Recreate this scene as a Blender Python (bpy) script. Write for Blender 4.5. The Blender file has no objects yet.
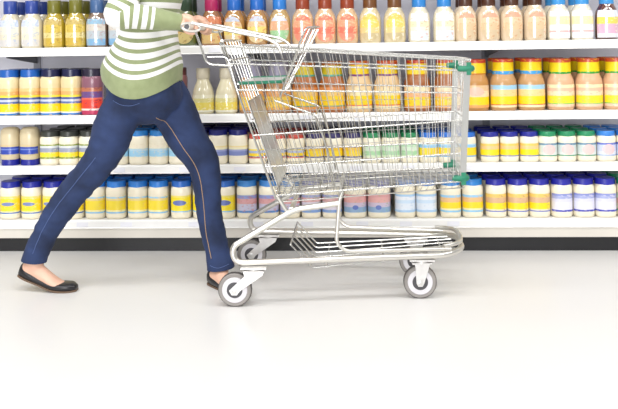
import bpy, bmesh, math, random
from mathutils import Vector, Matrix, noise
from mathutils.bvhtree import BVHTree

random.seed(7)
SC = bpy.context.scene
COL = SC.collection
PI = math.pi

# ------------------------------------------------------------------ camera
EYE = Vector((0, 0, 1.01))
YAW, ROLL = math.radians(3.2), math.radians(0.9)
cam = bpy.data.cameras.new('camera')
camo = bpy.data.objects.new('camera', cam)
COL.objects.link(camo)
fw = Vector((-math.sin(YAW), math.cos(YAW), 0))
rt = Vector((math.cos(YAW), math.sin(YAW), 0))
up = Vector((0, 0, 1))
r2 = rt * math.cos(ROLL) - up * math.sin(ROLL)
u2 = up * math.cos(ROLL) + rt * math.sin(ROLL)
m = Matrix((r2, u2, -fw)).transposed().to_4x4()
m.translation = EYE
camo.matrix_world = m
cam.sensor_fit = 'HORIZONTAL'
cam.sensor_width = 36.0
cam.lens = 813.0 / 618.0 * 36.0
cam.shift_y = -166.5 / 618.0
cam.clip_start = 0.05
SC.camera = camo

# ------------------------------------------------------------------ light
W = bpy.data.worlds.new('store_ambient')
SC.world = W
W.use_nodes = True
bg = W.node_tree.nodes['Background']
bg.inputs[0].default_value = (1.0, 0.985, 0.96, 1)
bg.inputs[1].default_value = 0.52


def area(name, loc, rot, sx, sy, power, color=(1, 1, 1)):
    l = bpy.data.lights.new(name, 'AREA')
    l.shape = 'RECTANGLE'
    l.size, l.size_y = sx, sy
    l.energy = power
    l.color = color
    o = bpy.data.objects.new(name, l)
    COL.objects.link(o)
    o.location = loc
    o.rotation_euler = rot
    return o


# rows of ceiling panel lamps running along the aisle
for i, x in enumerate((-3.2, 0.0, 3.2)):
    area('ceiling_lamp', (x, 2.0, 3.7), (0, 0, 0), 2.6, 0.6, 92)
    area('ceiling_lamp', (x, -0.8, 3.7), (0, 0, 0), 2.6, 0.6, 92)
# unseen area light added behind the photographer for vertical streaks on the bottles
area('added_streak_light', (-1.3, -3.6, 1.5), (PI / 2, 0, 0), 3.0, 2.5, 350, (0.97, 0.98, 1.0))

vs = SC.view_settings
vs.view_transform = 'Standard'
vs.look = 'None'
vs.gamma = 1.0
vs.use_curve_mapping = False
vs.exposure = -0.54
SC.cycles.max_bounces = 8


# ------------------------------------------------------------------ materials
def lin(c):
    if isinstance(c, str):
        c = tuple(int(c[i:i + 2], 16) / 255 for i in (0, 2, 4))
    return tuple(((v / 12.92) if v <= 0.04045 else ((v + 0.055) / 1.055) ** 2.4) for v in c) + (1,)


MATS = {}


def pbsdf(name):
    mt = bpy.data.materials.new(name)
    mt.use_nodes = True
    return mt, mt.node_tree, mt.node_tree.nodes['Principled BSDF']


def mat(name, col, rough=0.5, metal=0.0, coat=0.0, vary=0.0, scale=20.0, bump=0.0, bscale=200.0, ior=None):
    """plain procedural material: base colour with a little noise variation and optional bump"""
    if name in MATS:
        return MATS[name]
    mt, nt, b = pbsdf(name)
    c = lin(col)
    N, L = nt.nodes, nt.links
    b.inputs['Roughness'].default_value = rough
    b.inputs['Metallic'].default_value = metal
    b.inputs['Coat Weight'].default_value = coat
    b.inputs['Coat Roughness'].default_value = 0.08
    if coat >= 0.6:
        b.inputs['Coat IOR'].default_value = 2.0
    if ior:
        b.inputs['IOR'].default_value = ior
    tc = N.new('ShaderNodeTexCoord')
    nz = N.new('ShaderNodeTexNoise')
    nz.inputs['Scale'].default_value = scale
    nz.inputs['Detail'].default_value = 3
    L.new(tc.outputs['Object'], nz.inputs['Vector'])
    rp = N.new('ShaderNodeValToRGB')
    rp.color_ramp.elements[0].position = 0.3
    rp.color_ramp.elements[1].position = 0.7
    k = 1 - vary
    rp.color_ramp.elements[0].color = (c[0] * k, c[1] * k, c[2] * k, 1)
    k = 1 + vary
    rp.color_ramp.elements[1].color = (min(1, c[0] * k), min(1, c[1] * k), min(1, c[2] * k), 1)
    L.new(nz.outputs['Fac'], rp.inputs['Fac'])
    L.new(rp.outputs['Color'], b.inputs['Base Color'])
    if bump:
        n2 = N.new('ShaderNodeTexNoise')
        n2.inputs['Scale'].default_value = bscale
        L.new(tc.outputs['Object'], n2.inputs['Vector'])
        bp = N.new('ShaderNodeBump')
        bp.inputs['Strength'].default_value = bump
        bp.inputs['Distance'].default_value = 0.002
        L.new(n2.outputs['Fac'], bp.inputs['Height'])
        L.new(bp.outputs['Normal'], b.inputs['Normal'])
    MATS[name] = mt
    return mt


def label_mat(name, z0, z1, bands, emblem=None, speck=None, coat=0.25):
    """printed paper label: bands [(start fraction from bottom, colour)], an optional round emblem
    (colour, centre fraction, half height, half width in metres) and specks of print"""
    if name in MATS:
        return MATS[name]
    mt, nt, b = pbsdf(name)
    N, L = nt.nodes, nt.links
    b.inputs['Roughness'].default_value = 0.35
    b.inputs['Coat Weight'].default_value = coat
    b.inputs['Coat Roughness'].default_value = 0.07
    b.inputs['Coat IOR'].default_value = 2.0 if coat >= 0.6 else 1.5
    tc = N.new('ShaderNodeTexCoord')
    sp = N.new('ShaderNodeSeparateXYZ')
    L.new(tc.outputs['Object'], sp.inputs[0])
    mr = N.new('ShaderNodeMapRange')
    mr.inputs['From Min'].default_value = z0
    mr.inputs['From Max'].default_value = z1
    L.new(sp.outputs['Z'], mr.inputs['Value'])
    rp = N.new('ShaderNodeValToRGB')
    rp.color_ramp.interpolation = 'CONSTANT'
    el = rp.color_ramp.elements
    while len(el) < len(bands):
        el.new(0.5)
    for e, (p, c) in zip(list(el), bands):
        e.position = p
        e.color = lin(c)
    L.new(mr.outputs[0], rp.inputs['Fac'])
    out = rp.outputs['Color']
    if emblem:
        ec, cz, rz, rx = emblem
        v = N.new('ShaderNodeVectorMath')
        v.operation = 'MULTIPLY_ADD'
        zc = z0 + (z1 - z0) * cz
        v.inputs[1].default_value = (1 / rx, 0, 1 / rz)
        v.inputs[2].default_value = (0, 0, -zc / rz)
        L.new(tc.outputs['Object'], v.inputs[0])
        ln = N.new('ShaderNodeVectorMath')
        ln.operation = 'LENGTH'
        L.new(v.outputs[0], ln.inputs[0])
        lt = N.new('ShaderNodeMath')
        lt.operation = 'LESS_THAN'
        lt.inputs[1].default_value = 1.0
        L.new(ln.outputs['Value'], lt.inputs[0])
        mx = N.new('ShaderNodeMix')
        mx.data_type = 'RGBA'
        L.new(lt.outputs[0], mx.inputs[0])
        L.new(out, mx.inputs[6])
        mx.inputs[7].default_value = lin(ec)
        out = mx.outputs[2]
    if speck:
        sc_, lo = speck
        mp = N.new('ShaderNodeMapping')
        mp.inputs['Scale'].default_value = (60, 60, 110)
        L.new(tc.outputs['Object'], mp.inputs[0])
        nz = N.new('ShaderNodeTexNoise')
        nz.inputs['Scale'].default_value = 1.0
        nz.inputs['Detail'].default_value = 2
        L.new(mp.outputs[0], nz.inputs['Vector'])
        gt = N.new('ShaderNodeMath')
        gt.operation = 'GREATER_THAN'
        gt.inputs[1].default_value = lo
        L.new(nz.outputs['Fac'], gt.inputs[0])
        hf = N.new('ShaderNodeMath')
        hf.operation = 'MULTIPLY'
        hf.inputs[1].default_value = 0.55
        L.new(gt.outputs[0], hf.inputs[0])
        mx = N.new('ShaderNodeMix')
        mx.data_type = 'RGBA'
        L.new(hf.outputs[0], mx.inputs[0])
        L.new(out, mx.inputs[6])
        mx.inputs[7].default_value = lin(sc_)
        out = mx.outputs[2]
    L.new(out, b.inputs['Base Color'])
    MATS[name] = mt
    return mt


# ------------------------------------------------------------------ mesh helpers
def obj(name, me, material, parent=None):
    o = bpy.data.objects.new(name, me)
    if material is not None and not me.materials:
        me.materials.append(material)
    COL.objects.link(o)
    o.parent = parent
    return o


def tag(o, label, cat=None, group=None, kind=None):
    o['label'] = label
    if cat:
        o['category'] = cat
    if group:
        o['group'] = group
    if kind:
        o['kind'] = kind
    return o


class MB:
    def __init__(self):
        self.v, self.f = [], []

    def box(self, x0, x1, y0, y1, z0, z1):
        b = len(self.v)
        self.v += [(x, y, z) for z in (z0, z1) for y in (y0, y1) for x in (x0, x1)]
        for q in ((0, 2, 3, 1), (4, 5, 7, 6), (0, 1, 5, 4), (2, 6, 7, 3), (0, 4, 6, 2), (1, 3, 7, 5)):
            self.f.append(tuple(b + i for i in q))
        return self

    def prism(self, pts, axis_vec):
        """closed outline pts (3D, planar) extruded by axis_vec"""
        b = len(self.v)
        n = len(pts)
        a = Vector(axis_vec)
        self.v += [tuple(p) for p in pts] + [tuple(Vector(p) + a) for p in pts]
        self.f.append(tuple(b + i for i in reversed(range(n))))
        self.f.append(tuple(b + n + i for i in range(n)))
        for i in range(n):
            j = (i + 1) % n
            self.f.append((b + i, b + j, b + n + j, b + n + i))
        return self

    def rings(self, rings, cap=True):
        b = len(self.v)
        n = len(rings[0])
        for r in rings:
            self.v += [tuple(p) for p in r]
        for k in range(len(rings) - 1):
            for i in range(n):
                j = (i + 1) % n
                self.f.append((b + k * n + i, b + k * n + j, b + (k + 1) * n + j, b + (k + 1) * n + i))
        if cap:
            self.f.append(tuple(b + i for i in reversed(range(n))))
            e = b + (len(rings) - 1) * n
            self.f.append(tuple(e + i for i in range(n)))
        return self

    def tube(self, pts, r, n=8, closed=False):
        P = [Vector(p) for p in pts]
        m_ = len(P)
        T = []
        for i in range(m_):
            a = P[i - 1] if (i > 0 or closed) else P[i]
            c = P[(i + 1) % m_] if (i < m_ - 1 or closed) else P[i]
            T.append((c - a).normalized())
        ref = Vector((0, 0, 1)) if abs(T[0].z) < 0.9 else Vector((1, 0, 0))
        u = (ref - T[0] * ref.dot(T[0])).normalized()
        rings = []
        for i in range(m_):
            u = (u - T[i] * u.dot(T[i])).normalized()
            w = T[i].cross(u)
            ri = r[i] if isinstance(r, (list, tuple)) else r
            rings.append([P[i] + (u * math.cos(2 * PI * k / n) + w * math.sin(2 * PI * k / n)) * ri for k in range(n)])
        if closed:
            rings.append(rings[0])
        return self.rings(rings, cap=not closed)

    def lathe(self, prof, n=24, center=(0, 0), sq=0.0, ky=1.0):
        """prof [(r, z)] around z; sq > 0 squares the section a little"""
        rings = []
        for r, z in prof:
            ring = []
            for k in range(n):
                a = 2 * PI * k / n
                c, s = math.cos(a), math.sin(a)
                g = 1.0
                if sq:
                    g = 1 / (abs(c) ** (2 + sq) + abs(s) ** (2 + sq)) ** (1 / (2 + sq))
                ring.append((center[0] + r * g * c, center[1] + r * g * s * ky, z))
            rings.append(ring)
        return self.rings(rings)

    def mesh(self, name, material=None, smooth=True, angle=40):
        me = bpy.data.meshes.new(name)
        me.from_pydata(self.v, [], self.f)
        if smooth:
            me.polygons.foreach_set('use_smooth', [True] * len(me.polygons))
            me.set_sharp_from_angle(angle=math.radians(angle))
        if material:
            me.materials.append(material)
        return me

    def build(self, name, material, parent=None, smooth=True, angle=40):
        return obj(name, self.mesh(name, None, smooth, angle), material, parent)


def fillet(pts, rad, seg=5):
    """round the inner corners of a polyline"""
    P = [Vector(p) for p in pts]
    out = [P[0]]
    for i in range(1, len(P) - 1):
        a, b, c = P[i - 1], P[i], P[i + 1]
        d1, d2 = (a - b), (c - b)
        t = min(rad, d1.length * 0.49, d2.length * 0.49)
        p, q = b + d1.normalized() * t, b + d2.normalized() * t
        for k in range(seg + 1):
            s = k / seg
            out.append(p * (1 - s) ** 2 + b * 2 * s * (1 - s) + q * s ** 2)
    out.append(P[-1])
    return out


def catmull(keys, sub=6):
    """keys: list of tuples of floats, interpolated"""
    out = []
    n = len(keys)
    for i in range(n - 1):
        p0, p1, p2, p3 = keys[max(i - 1, 0)], keys[i], keys[i + 1], keys[min(i + 2, n - 1)]
        for k in range(sub):
            t = k / sub
            out.append(tuple(0.5 * (2 * b + (c - a) * t + (2 * a - 5 * b + 4 * c - d) * t * t + (3 * b - a - 3 * c + d) * t ** 3)
                             for a, b, c, d in zip(p0, p1, p2, p3)))
    out.append(tuple(keys[-1]))
    return out


def limb(mb, keys, sub=5, n=16, side=(0, 1, 0)):
    """keys (x, y, z, r_in_plane, r_side): a tapering limb; side = direction of the second radius"""
    K = catmull(keys, sub)
    P = [Vector(k[:3]) for k in K]
    rings = []
    S0 = Vector(side)
    for i, k in enumerate(K):
        t = (P[min(i + 1, len(P) - 1)] - P[max(i - 1, 0)]).normalized()
        s = (S0 - t * S0.dot(t)).normalized()
        w = t.cross(s)
        rings.append([P[i] + w * (k[3] * math.cos(2 * PI * j / n)) + s * (k[4] * math.sin(2 * PI * j / n)) for j in range(n)])
    # rounded ends
    def cap(ring, tip, flip):
        c = sum(ring, Vector()) / n
        a = [c + (p - c) * 0.75 + (tip - c) * 0.6 for p in ring]
        b = [c + (p - c) * 0.35 + (tip - c) * 0.92 for p in ring]
        return [b, a] if flip else [a, b]
    t0 = (P[0] - P[1]).normalized() * min(K[0][3], K[0][4]) * 0.8
    t1 = (P[-1] - P[-2]).normalized() * min(K[-1][3], K[-1][4]) * 0.8
    rings = cap(rings[0], P[0] + t0, True) + rings + cap(rings[-1], P[-1] + t1, False)
    mb.rings(rings)


def remeshed(name, mb, voxel, smooth_it=4, factor=0.5):
    """join overlapping volumes into one continuous surface"""
    me = mb.mesh(name + '_raw', None)
    bmx = bmesh.new()
    bmx.from_mesh(me)
    bmesh.ops.recalc_face_normals(bmx, faces=bmx.faces)
    bmx.to_mesh(me)
    bmx.free()
    o = bpy.data.objects.new('tmp', me)
    COL.objects.link(o)
    md = o.modifiers.new('r', 'REMESH')
    md.mode = 'VOXEL'
    md.voxel_size = voxel
    md.use_smooth_shade = True
    if smooth_it:
        ms = o.modifiers.new('s', 'SMOOTH')
        ms.factor = factor
        ms.iterations = smooth_it
    dg = bpy.context.evaluated_depsgraph_get()
    ev = o.evaluated_get(dg)
    res = bpy.data.meshes.new_from_object(ev)
    res.name = name
    bpy.data.objects.remove(o)
    bpy.data.meshes.remove(me)
    res.polygons.foreach_set('use_smooth', [True] * len(res.polygons))
    return res


# ------------------------------------------------------------------ the setting: floor
def floor_mat():
    mt, nt, b = pbsdf('polished_white_floor')
    N, L = nt.nodes, nt.links
    tc = N.new('ShaderNodeTexCoord')
    nz = N.new('ShaderNodeTexNoise')
    nz.inputs['Scale'].default_value = 1.6
    nz.inputs['Detail'].default_value = 5
    L.new(tc.outputs['Object'], nz.inputs['Vector'])
    rp = N.new('ShaderNodeValToRGB')
    rp.color_ramp.elements[0].color = lin('dad8d5')
    rp.color_ramp.elements[1].color = lin('e2e0dd')
    L.new(nz.outputs['Fac'], rp.inputs['Fac'])
    L.new(rp.outputs['Color'], b.inputs['Base Color'])
    b.inputs['Roughness'].default_value = 0.32
    return mt


tag(MB().box(-7, 7, -7, 4.6, -0.05, 0).build('floor', floor_mat(), smooth=False),
    'polished white shop floor in front of the shelves', kind='structure')

tag(MB().box(-7, 7, 4.42, 4.55, 0, 3.2).build('wall_back', mat('store_wall', 'e0deda', .7, vary=.03, scale=2), smooth=False),
    'plain off-white store wall behind the shelving', kind='structure')

# ------------------------------------------------------------------ shelving
M_shelf = mat('white_powder_coat', 'f2f1ee', 0.4, vary=0.02, scale=6)
M_rail = mat('white_price_rail', 'f4f3f0', 0.3, coat=0.2, vary=0.02, scale=9)
M_back = mat('lavender_grey_back_panel', 'e2e2ee', 0.55, vary=0.05, scale=4)
M_kick = mat('black_kick_plate', '17171a', 0.45, vary=0.1)
M_deck = mat('warm_grey_base_deck', 'd9d3c9', 0.4, vary=0.04, scale=7)
M_tag = mat('price_tag_paper', 'eaeaf0', 0.5, vary=0.03)
M_brk = mat('grey_shelf_bracket', '77777c', 0.4, vary=0.05)

SF = 3.84            # front face of the price rails
SB = 4.32            # back panel
XL, XR = -2.5, 2.1
SHELF = {'bottom': 0.150, 'third': 0.411, 'second': 0.652, 'top': 0.979, 'upper': 1.42}

gon = bpy.data.objects.new('gondola_shelving', None)
COL.objects.link(gon)
gon.location = (0, SF, 0)
tag(gon, 'long white supermarket shelving run full of jars and bottles', 'shelving')


def gpart(name, mb, material, parent=gon, smooth=False):
    return mb.build(name, material, parent, smooth)


gpart('back_panel', MB().box(XL, XR, SB - SF, SB - SF + 0.03, 0.0, 1.75), M_back)
gpart('kick_plate', MB().box(XL, XR, 0.012, 0.05, 0.0, 0.066), M_kick)
gpart('base_deck', MB().box(XL, XR, 0.0, SB - SF - 0.002, 0.066, 0.113), M_deck)
for nm in ('bottom', 'third', 'second', 'top', 'upper'):
    z = SHELF[nm]
    b_ = gpart('shelf_board', MB().box(XL, XR, 0.014, SB - SF - 0.001, z - 0.034 if nm != 'bottom' else z - 0.036, z), M_shelf)
    # price rail: a shallow C section with lips
    prof = [(0.013, z + 0.003), (0.0, z + 0.003), (-0.004, z - 0.004), (-0.002, z - 0.032), (-0.006, z - 0.037), (0.013, z - 0.038)]
    rl = gpart('price_rail', MB().prism([(XL, y, zz) for y, zz in prof], (XR - XL, 0, 0)), M_rail, b_)
    if nm != 'upper':
        rs = random.Random(hash(nm) % 97 if False else len(nm) * 13)
        x = -1.66
        while x < 1.15:
            w = 0.056
            t_ = MB().box(x, x + w, -0.0052, -0.0032, z - 0.030, z - 0.008).build('price_tag', M_tag, b_, False)
            x += rs.uniform(0.20, 0.34)
    if nm != 'bottom':
        for bx in (-1.72, -0.52, 0.68, 1.88):
            MB().prism([(bx, SB - SF - 0.003, z - 0.036), (bx, 0.09, z - 0.036), (bx, 0.09, z - 0.046), (bx, SB - SF - 0.003, z - 0.085)],
                       (0.006, 0, 0)).build('shelf_bracket', M_brk, b_, False)
for bx in (-1.717, -0.517, 0.683, 1.883):
    gpart('upright', MB().box(bx - 0.018, bx + 0.018, SB - SF - 0.012, SB - SF - 0.0005, 0.15, 1.75), mat('upright_grey', '9a9ba6', 0.45))


# ------------------------------------------------------------------ products
def X(u):
    """place along the shelf: u counts 4.86 mm steps from the left end of the stocked stretch"""
    return -1.745 + u * 0.00486


def prof_interp(prof, z):
    for (r0, z0), (r1, z1) in zip(prof, prof[1:]):
        if z0 <= z <= z1 and z1 > z0:
            return r0 + (r1 - r0) * (z - z0) / (z1 - z0)
    return prof[-1][0]


def sqr(c, s, sq):
    return 1 / (abs(c) ** (2 + sq) + abs(s) ** (2 + sq)) ** (1 / (2 + sq)) if sq else 1.0


def wrap_label(prof, z0, z1, half, shape, sq, off=0.0012, nu=14, nv=7, ky=1.0):
    """label lying on the front (-y) of a lathed body; rect (full) or oval outline, with thickness"""
    mb = MB()
    grid = []
    zc, hz = (z0 + z1) / 2, (z1 - z0) / 2
    for j in range(nv + 1):
        v = -1 + 2 * j / nv
        row = []
        for i in range(nu + 1):
            u = -1 + 2 * i / nu
            if shape == 'oval':   # square to disc
                uu, vv = u * math.sqrt(1 - v * v / 2), v * math.sqrt(1 - u * u / 2)
            else:
                uu, vv = u, v
            a = -PI / 2 + uu * half
            z = zc + vv * hz
            c, s = math.cos(a), math.sin(a)
            r = prof_interp(prof, z) * sqr(c, s, sq) + off
            row.append((r * c, r * s * ky, z))
        grid.append(row)
    b = 0
    for row in grid:
        mb.v += row
    n = nu + 1
    for j in range(nv):
        for i in range(nu):
            mb.f.append((j * n + i, j * n + i + 1, (j + 1) * n + i + 1, (j + 1) * n + i))
    return mb


def cap_mesh(r, z0, z1, mt, ribs=False, n=24):
    h = z1 - z0
    pr = [(r * 0.97, z0), (r, z0 + 0.002), (r * 0.985, z1 - 0.003), (r * 0.93, z1), (r * 0.80, z1 - 0.0006)]
    mb = MB()
    rings = []
    for rr, z in pr:
        ring = []
        for k in range(n * (2 if ribs else 1)):
            a = 2 * PI * k / (n * (2 if ribs else 1))
            g = rr * (1 - (0.025 if (ribs and k % 2) else 0))
            ring.append((g * math.cos(a), g * math.sin(a), z))
        rings.append(ring)
    mb.rings(rings)
    return mb.mesh('cap', mt, True, 35)


SHAPES = {
    # name: (profile, squareness, cap radius, cap z0, cap z1)
    'mayo': lambda w, h: ([(w * .42, 0), (w * .48, .004), (w * .5, .014), (w * .5, h * .16), (w * .49, h * .20), (w * .49, h * .62), (w * .5, h * .66),
                           (w * .497, h * .78), (w * .475, h * .82), (w * .44, h * .845)], 0.6, w * .475, h * .832, h),
    'tall': lambda w, h: ([(w * .43, 0), (w * .48, .005), (w * .49, .02), (w * .49, h * .52), (w * .475, h * .58), (w * .43, h * .64), (w * .385, h * .70),
                           (w * .375, h * .72)], 0.3, w * .40, h * .70, h),
    'dressing': lambda w, h: ([(w * .41, 0), (w * .475, .005), (w * .497, .02), (w * .5, h * .40), (w * .493, h * .50), (w * .455, h * .59), (w * .38, h * .66),
                               (w * .32, h * .70), (w * .295, h * .74)], 0.0, w * .315, h * .725, h),
    'squeeze': lambda w, h: ([(w * .44, h * .16), (w * .47, h * .19), (w * .485, h * .3), (w * .47, h * .42), (w * .49, h * .6), (w * .49, h * .8), (w * .44, h * .93),
                              (w * .33, h * .985), (w * .15, h)], 0.4, w * .47, 0, h * .165),
    'jug': lambda w, h: ([(w * .42, 0), (w * .48, .006), (w * .49, .03), (w * .48, h * .38), (w * .43, h * .52), (w * .34, h * .64), (w * .27, h * .73), (w * .26, h * .78)],
                         0.3, w * .30, h * .77, h),
}
NUMW = ['first', 'second', 'third', 'fourth', 'fifth', 'sixth', 'seventh', 'eighth', 'ninth', 'tenth']
CNTW = ['', 'one', 'two', 'three', 'four', 'five', 'six', 'seven', 'eight', 'nine']


def run(shelf, centers, shape, w, h, desc, name, body, cap, bands, lab=(0.2, 0.62), lshape='rect', half=1.35,
        emblem=None, speck=None, brough=0.3, coat=0.3, rows=1, behind_gap=None, ribs=False, cat='jar', cap2=None, depth_jit=0.004):
    """a run of alike jars side by side on one shelf, with rows of the same behind"""
    prof, sq, cr, c0, c1 = SHAPES[shape](w, h)
    key = desc.replace(' ', '_').replace(',', '')
    mb_ = mat('body_' + key, body, brough, coat=coat, vary=0.02, scale=25)
    if cap2:     # a lid with printed bands
        mc = label_mat('lid_' + key, c0, c1, cap2, speck=(cap, 0.62))
    else:
        mc = mat('lid_' + key, cap, 0.35, coat=0.2, vary=0.04)
    z0, z1 = h * lab[0], h * lab[1]
    ml = label_mat('label_' + key, z0, z1, bands, emblem, speck, min(1.0, coat * 1.2))
    me_b = MB().lathe(prof, 24, sq=sq).mesh('body', mb_, True, 50)
    me_c = cap_mesh(cr, c0, c1, mc, ribs)
    me_l = wrap_label(prof, z0, z1, half, lshape, sq).mesh('label', ml, True, 60)
    n = len(centers)
    sh = {'bottom': 'bottom shelf', 'third': 'second lowest shelf', 'second': 'second highest shelf', 'top': 'top shelf'}[shelf]
    ROWN = ['', 'second row', 'third row', 'fourth row']
    grp = '%s on the %s' % (desc, sh)
    pitch = behind_gap or (w + 0.008)
    for i, u in enumerate(centers):
        for rw in range(rows):
            x = X(u) + random.uniform(-.0015, .0015)
            y = SF + 0.018 + w * 0.5 + rw * pitch + random.uniform(0, depth_jit)
            # rows behind drift outwards a little so that they stand square on the shelf
            e = bpy.data.objects.new(name, None)
            COL.objects.link(e)
            e.empty_display_size = 0.05
            e.location = (x, y, SHELF[shelf])
            e.rotation_euler = (0, 0, random.uniform(-.12, .12))
            obj('body', me_b, None, e)
            obj('cap' if shape in ('dressing', 'jug', 'squeeze') else 'lid', me_c, None, e)
            if rw == 0:
                obj('label', me_l, None, e)
                if n == 1:
                    lb = '%s, front row, %s' % (desc, sh)
                else:
                    lb = '%s, %s from left, %s' % (desc, NUMW[i], sh)
            else:
                if n == 1:
                    lb = '%s, %s, %s' % (desc, ROWN[rw], sh)
                else:
                    lb = '%s, %s from left, %s, %s' % (desc, NUMW[i], ROWN[rw], sh)
            k = len(lb.split())
            if k > 16:
                print('LONG LABEL', k, lb)
            tag(e, lb, cat, grp)


def cs(a, n, p):
    return [a + i * p for i in range(n)]


CREAM = 'f3ead2'
# ---- highest shelf shown: dressing bottles
D = dict(shelf='top', shape='dressing', name='dressing_bottle', cat='bottle', w=0.1065, h=0.234, lab=(0.05, 0.60), lshape='oval', half=1.0, coat=1.0, brough=0.18)
run(centers=cs(12, 2, 22.5), rows=2, desc='cream dressing bottle with blue cap', body='d9cfb4', cap='27408f',
    bands=[(0, 'd8d4d0'), (.25, 'e4dcc4'), (.45, 'e9e3d0'), (.75, 'cfd6e6')], speck=('9fb4d8', .6), **{**D, 'lshape': 'rect', 'half': 1.1})
run(centers=cs(57, 2, 22.2), rows=2, desc='mustard yellow dressing bottle', body='b39a2c', cap='6d6a1c',
    bands=[(0, 'cfae3a'), (.3, 'e0cf86'), (.5, 'd8bc4a'), (.8, 'c9b060')], speck=('9a7a30', .6), **{**D, 'lshape': 'rect', 'half': 1.1})
run(centers=cs(101.3, 2, 22.2), rows=2, desc='brown dressing bottle with sky-blue label', body='7d6656', cap='3f5f8c',
    bands=[(0, '7fb0d4'), (.25, 'b9c3c9'), (.55, 'd5cdc0'), (.8, '8fb6cf')], speck=('b98f8f', .6), **{**D, 'lshape': 'rect', 'half': 1.1})
run(centers=cs(145, 2, 23), desc='green dressing bottle hidden behind striped sweater', body='5a6a30', cap='27402a',
    bands=[(0, 'd8c27a'), (.4, 'dcb26a'), (.7, 'a8b06a')], speck=('8a5a2a', .6), **D)
run(centers=[191], rows=2, desc='dark green dressing bottle with dark cap', body='5a6a30', cap='27402a',
    bands=[(0, 'd8c27a'), (.4, 'dcb26a'), (.7, 'a8b06a')], speck=('8a5a2a', .6), **D)
run(centers=[217], rows=2, desc='orange dressing bottle with magenta cap', body='a06a3c', cap='b0205a',
    bands=[(0, 'e4c07a'), (.35, 'ecca80'), (.6, 'e08a5a')], speck=('c04a3a', .58), **{**D, 'lshape': 'rect', 'half': 1.1})
run(centers=cs(240, 2, 22.5), rows=2, desc='amber dressing bottle with blue cap', body='b08040', cap='1f63b8',
    bands=[(0, 'e6cf9a'), (.3, 'f0dc7a'), (.6, 'eaca9a'), (.8, 'c8d0e0')], speck=('d8683c', .6), **D)
run(centers=[285], desc='blue-capped dressing bottle with green-orange label', body='b99a62', cap='2a78c8',
    bands=[(0, 'e8ecec'), (.12, '9fcf9a'), (.45, 'e8b088'), (.8, 'd5dcec')], speck=('e8e0d0', .62), **D)
run(centers=cs(308, 3, 22.2), desc='dressing bottle with rust cap and coral label', body='d8b48c', cap='8e3a1e',
    bands=[(0, 'ee8f74'), (.3, 'e8765c'), (.55, 'f0a07c'), (.8, 'e67c62')], speck=('f6d4a8', .58), **D)
run(centers=cs(375, 2, 24), desc='dressing bottle with brown cap and yellow label', body='d9c8a0', cap='6e4420',
    bands=[(0, 'cdb98a'), (.3, 'e6cf8a'), (.5, 'f0d468'), (.8, 'e8c65c')], speck=('f4ecd0', .6), **D)
run(centers=cs(423, 2, 24), desc='white-labelled dressing bottle with blue cap', body='e2d8bc', cap='2f80c8',
    bands=[(0, 'dfe6ee'), (.35, 'e8ecd8'), (.5, 'f0e4c0'), (.7, 'eef0f2')], speck=('e0986a', .62), **{**D, 'lshape': 'rect', 'half': 0.9})
run(centers=cs(468, 4, 22.4), rows=2, desc='peach-labelled dressing bottle with dark-brown cap', body='dcc6a8', cap='4a2818',
    bands=[(0, 'd8c09c'), (.35, 'e8c49a'), (.6, 'f0cca6'), (.8, 'e4a88a')], speck=('c98a60', .62), **D)
run(centers=cs(557.5, 2, 22.8), rows=2, desc='pink-striped dressing bottle with sky-blue cap', body='e8dfc8', cap='3d93d6',
    bands=[(0, 'eef0f4'), (.22, 'ecb8b0'), (.28, 'f0f0f0'), (.5, 'f4e4b4'), (.8, 'eef0f6')], speck=('b8c4e4', .64), **{**D, 'lshape': 'rect', 'half': 1.15})
run(centers=[604], desc='dark red dressing bottle with sky-blue cap', body='5a2416', cap='3d93d6',
    bands=[(0, 'e8e8f0'), (.15, 'e4b4cc'), (.5, 'ecd860'), (.75, 'dfe4f4')], speck=('f4f0d0', .62), **{**D, 'lshape': 'rect', 'half': 1.15})

# ---- second highest shelf: tall jars with deep printed lids
T = dict(shelf='second', shape='tall', name='sauce_jar', cat='jar', h=0.245, lab=(0.07, 0.50), half=1.3, coat=0.4)
L2 = {**T, 'shape': 'mayo', 'h': 0.225, 'w': 0.1025, 'lab': (0.02, 0.60), 'half': 1.45, 'name': 'spread_jar'}
yb = [(0, '2f7fd0'), (.07, 'f2f0e0'), (.12, 'f6d818'), (.42, '5a6fae'), (.50, 'c8cede'), (.58, '4a5a9a'), (.66, 'f6de3a'), (.74, 'e8b06a'), (.88, 'ecc886')]
run(centers=cs(10, 2, 21.5), desc='royal-blue-lidded tan jar with yellow-blue label', body='e9d8ac', cap='1d5cae', bands=yb, speck=('f2d8a0', .64), rows=2, **L2)
run(centers=cs(53, 2, 21.5), desc='black-lidded tan jar with yellow-blue label', body='e6d2a2', cap='1b1f45', bands=yb, speck=('f0c890', .64), rows=2, **L2)
rp_ = [(0, 'c0305a'), (.15, 'f2e0d8'), (.22, 'e8402c'), (.55, 'e86a50'), (.62, '6a4a86'), (.85, 'b87050')]
run(centers=[95], desc='jar with purple-red label behind the running hip', body='8a5a6a', cap='2a2438', bands=rp_, speck=('8a3050', .6), **L2)
run(centers=[181], desc='jar with red-blue label in front of the hip', body='8a5a5a', cap='5a2a2a',
    bands=[(0, '2f7fd0'), (.2, 'e8d8c0'), (.3, '3a8ad8'), (.5, 'e06a40'), (.65, '7a4a7a')], speck=('a83a4a', .58), **L2)
run(centers=cs(207, 2, 24), shape='jug', shelf='second', name='oil_bottle', cat='bottle', w=0.112, h=0.22, desc='pale bottle with yellow-green label', body='d8cfae', cap='c8bfa8',
    bands=[(0, 'e8e4d0'), (.1, 'e6d25c'), (.55, 'd9cf8a'), (.8, 'e2dcc0')], speck=('f4ecc8', .6), lab=(0.05, .42), coat=.6)
B2 = {**T, 'w': 0.1285}
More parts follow.
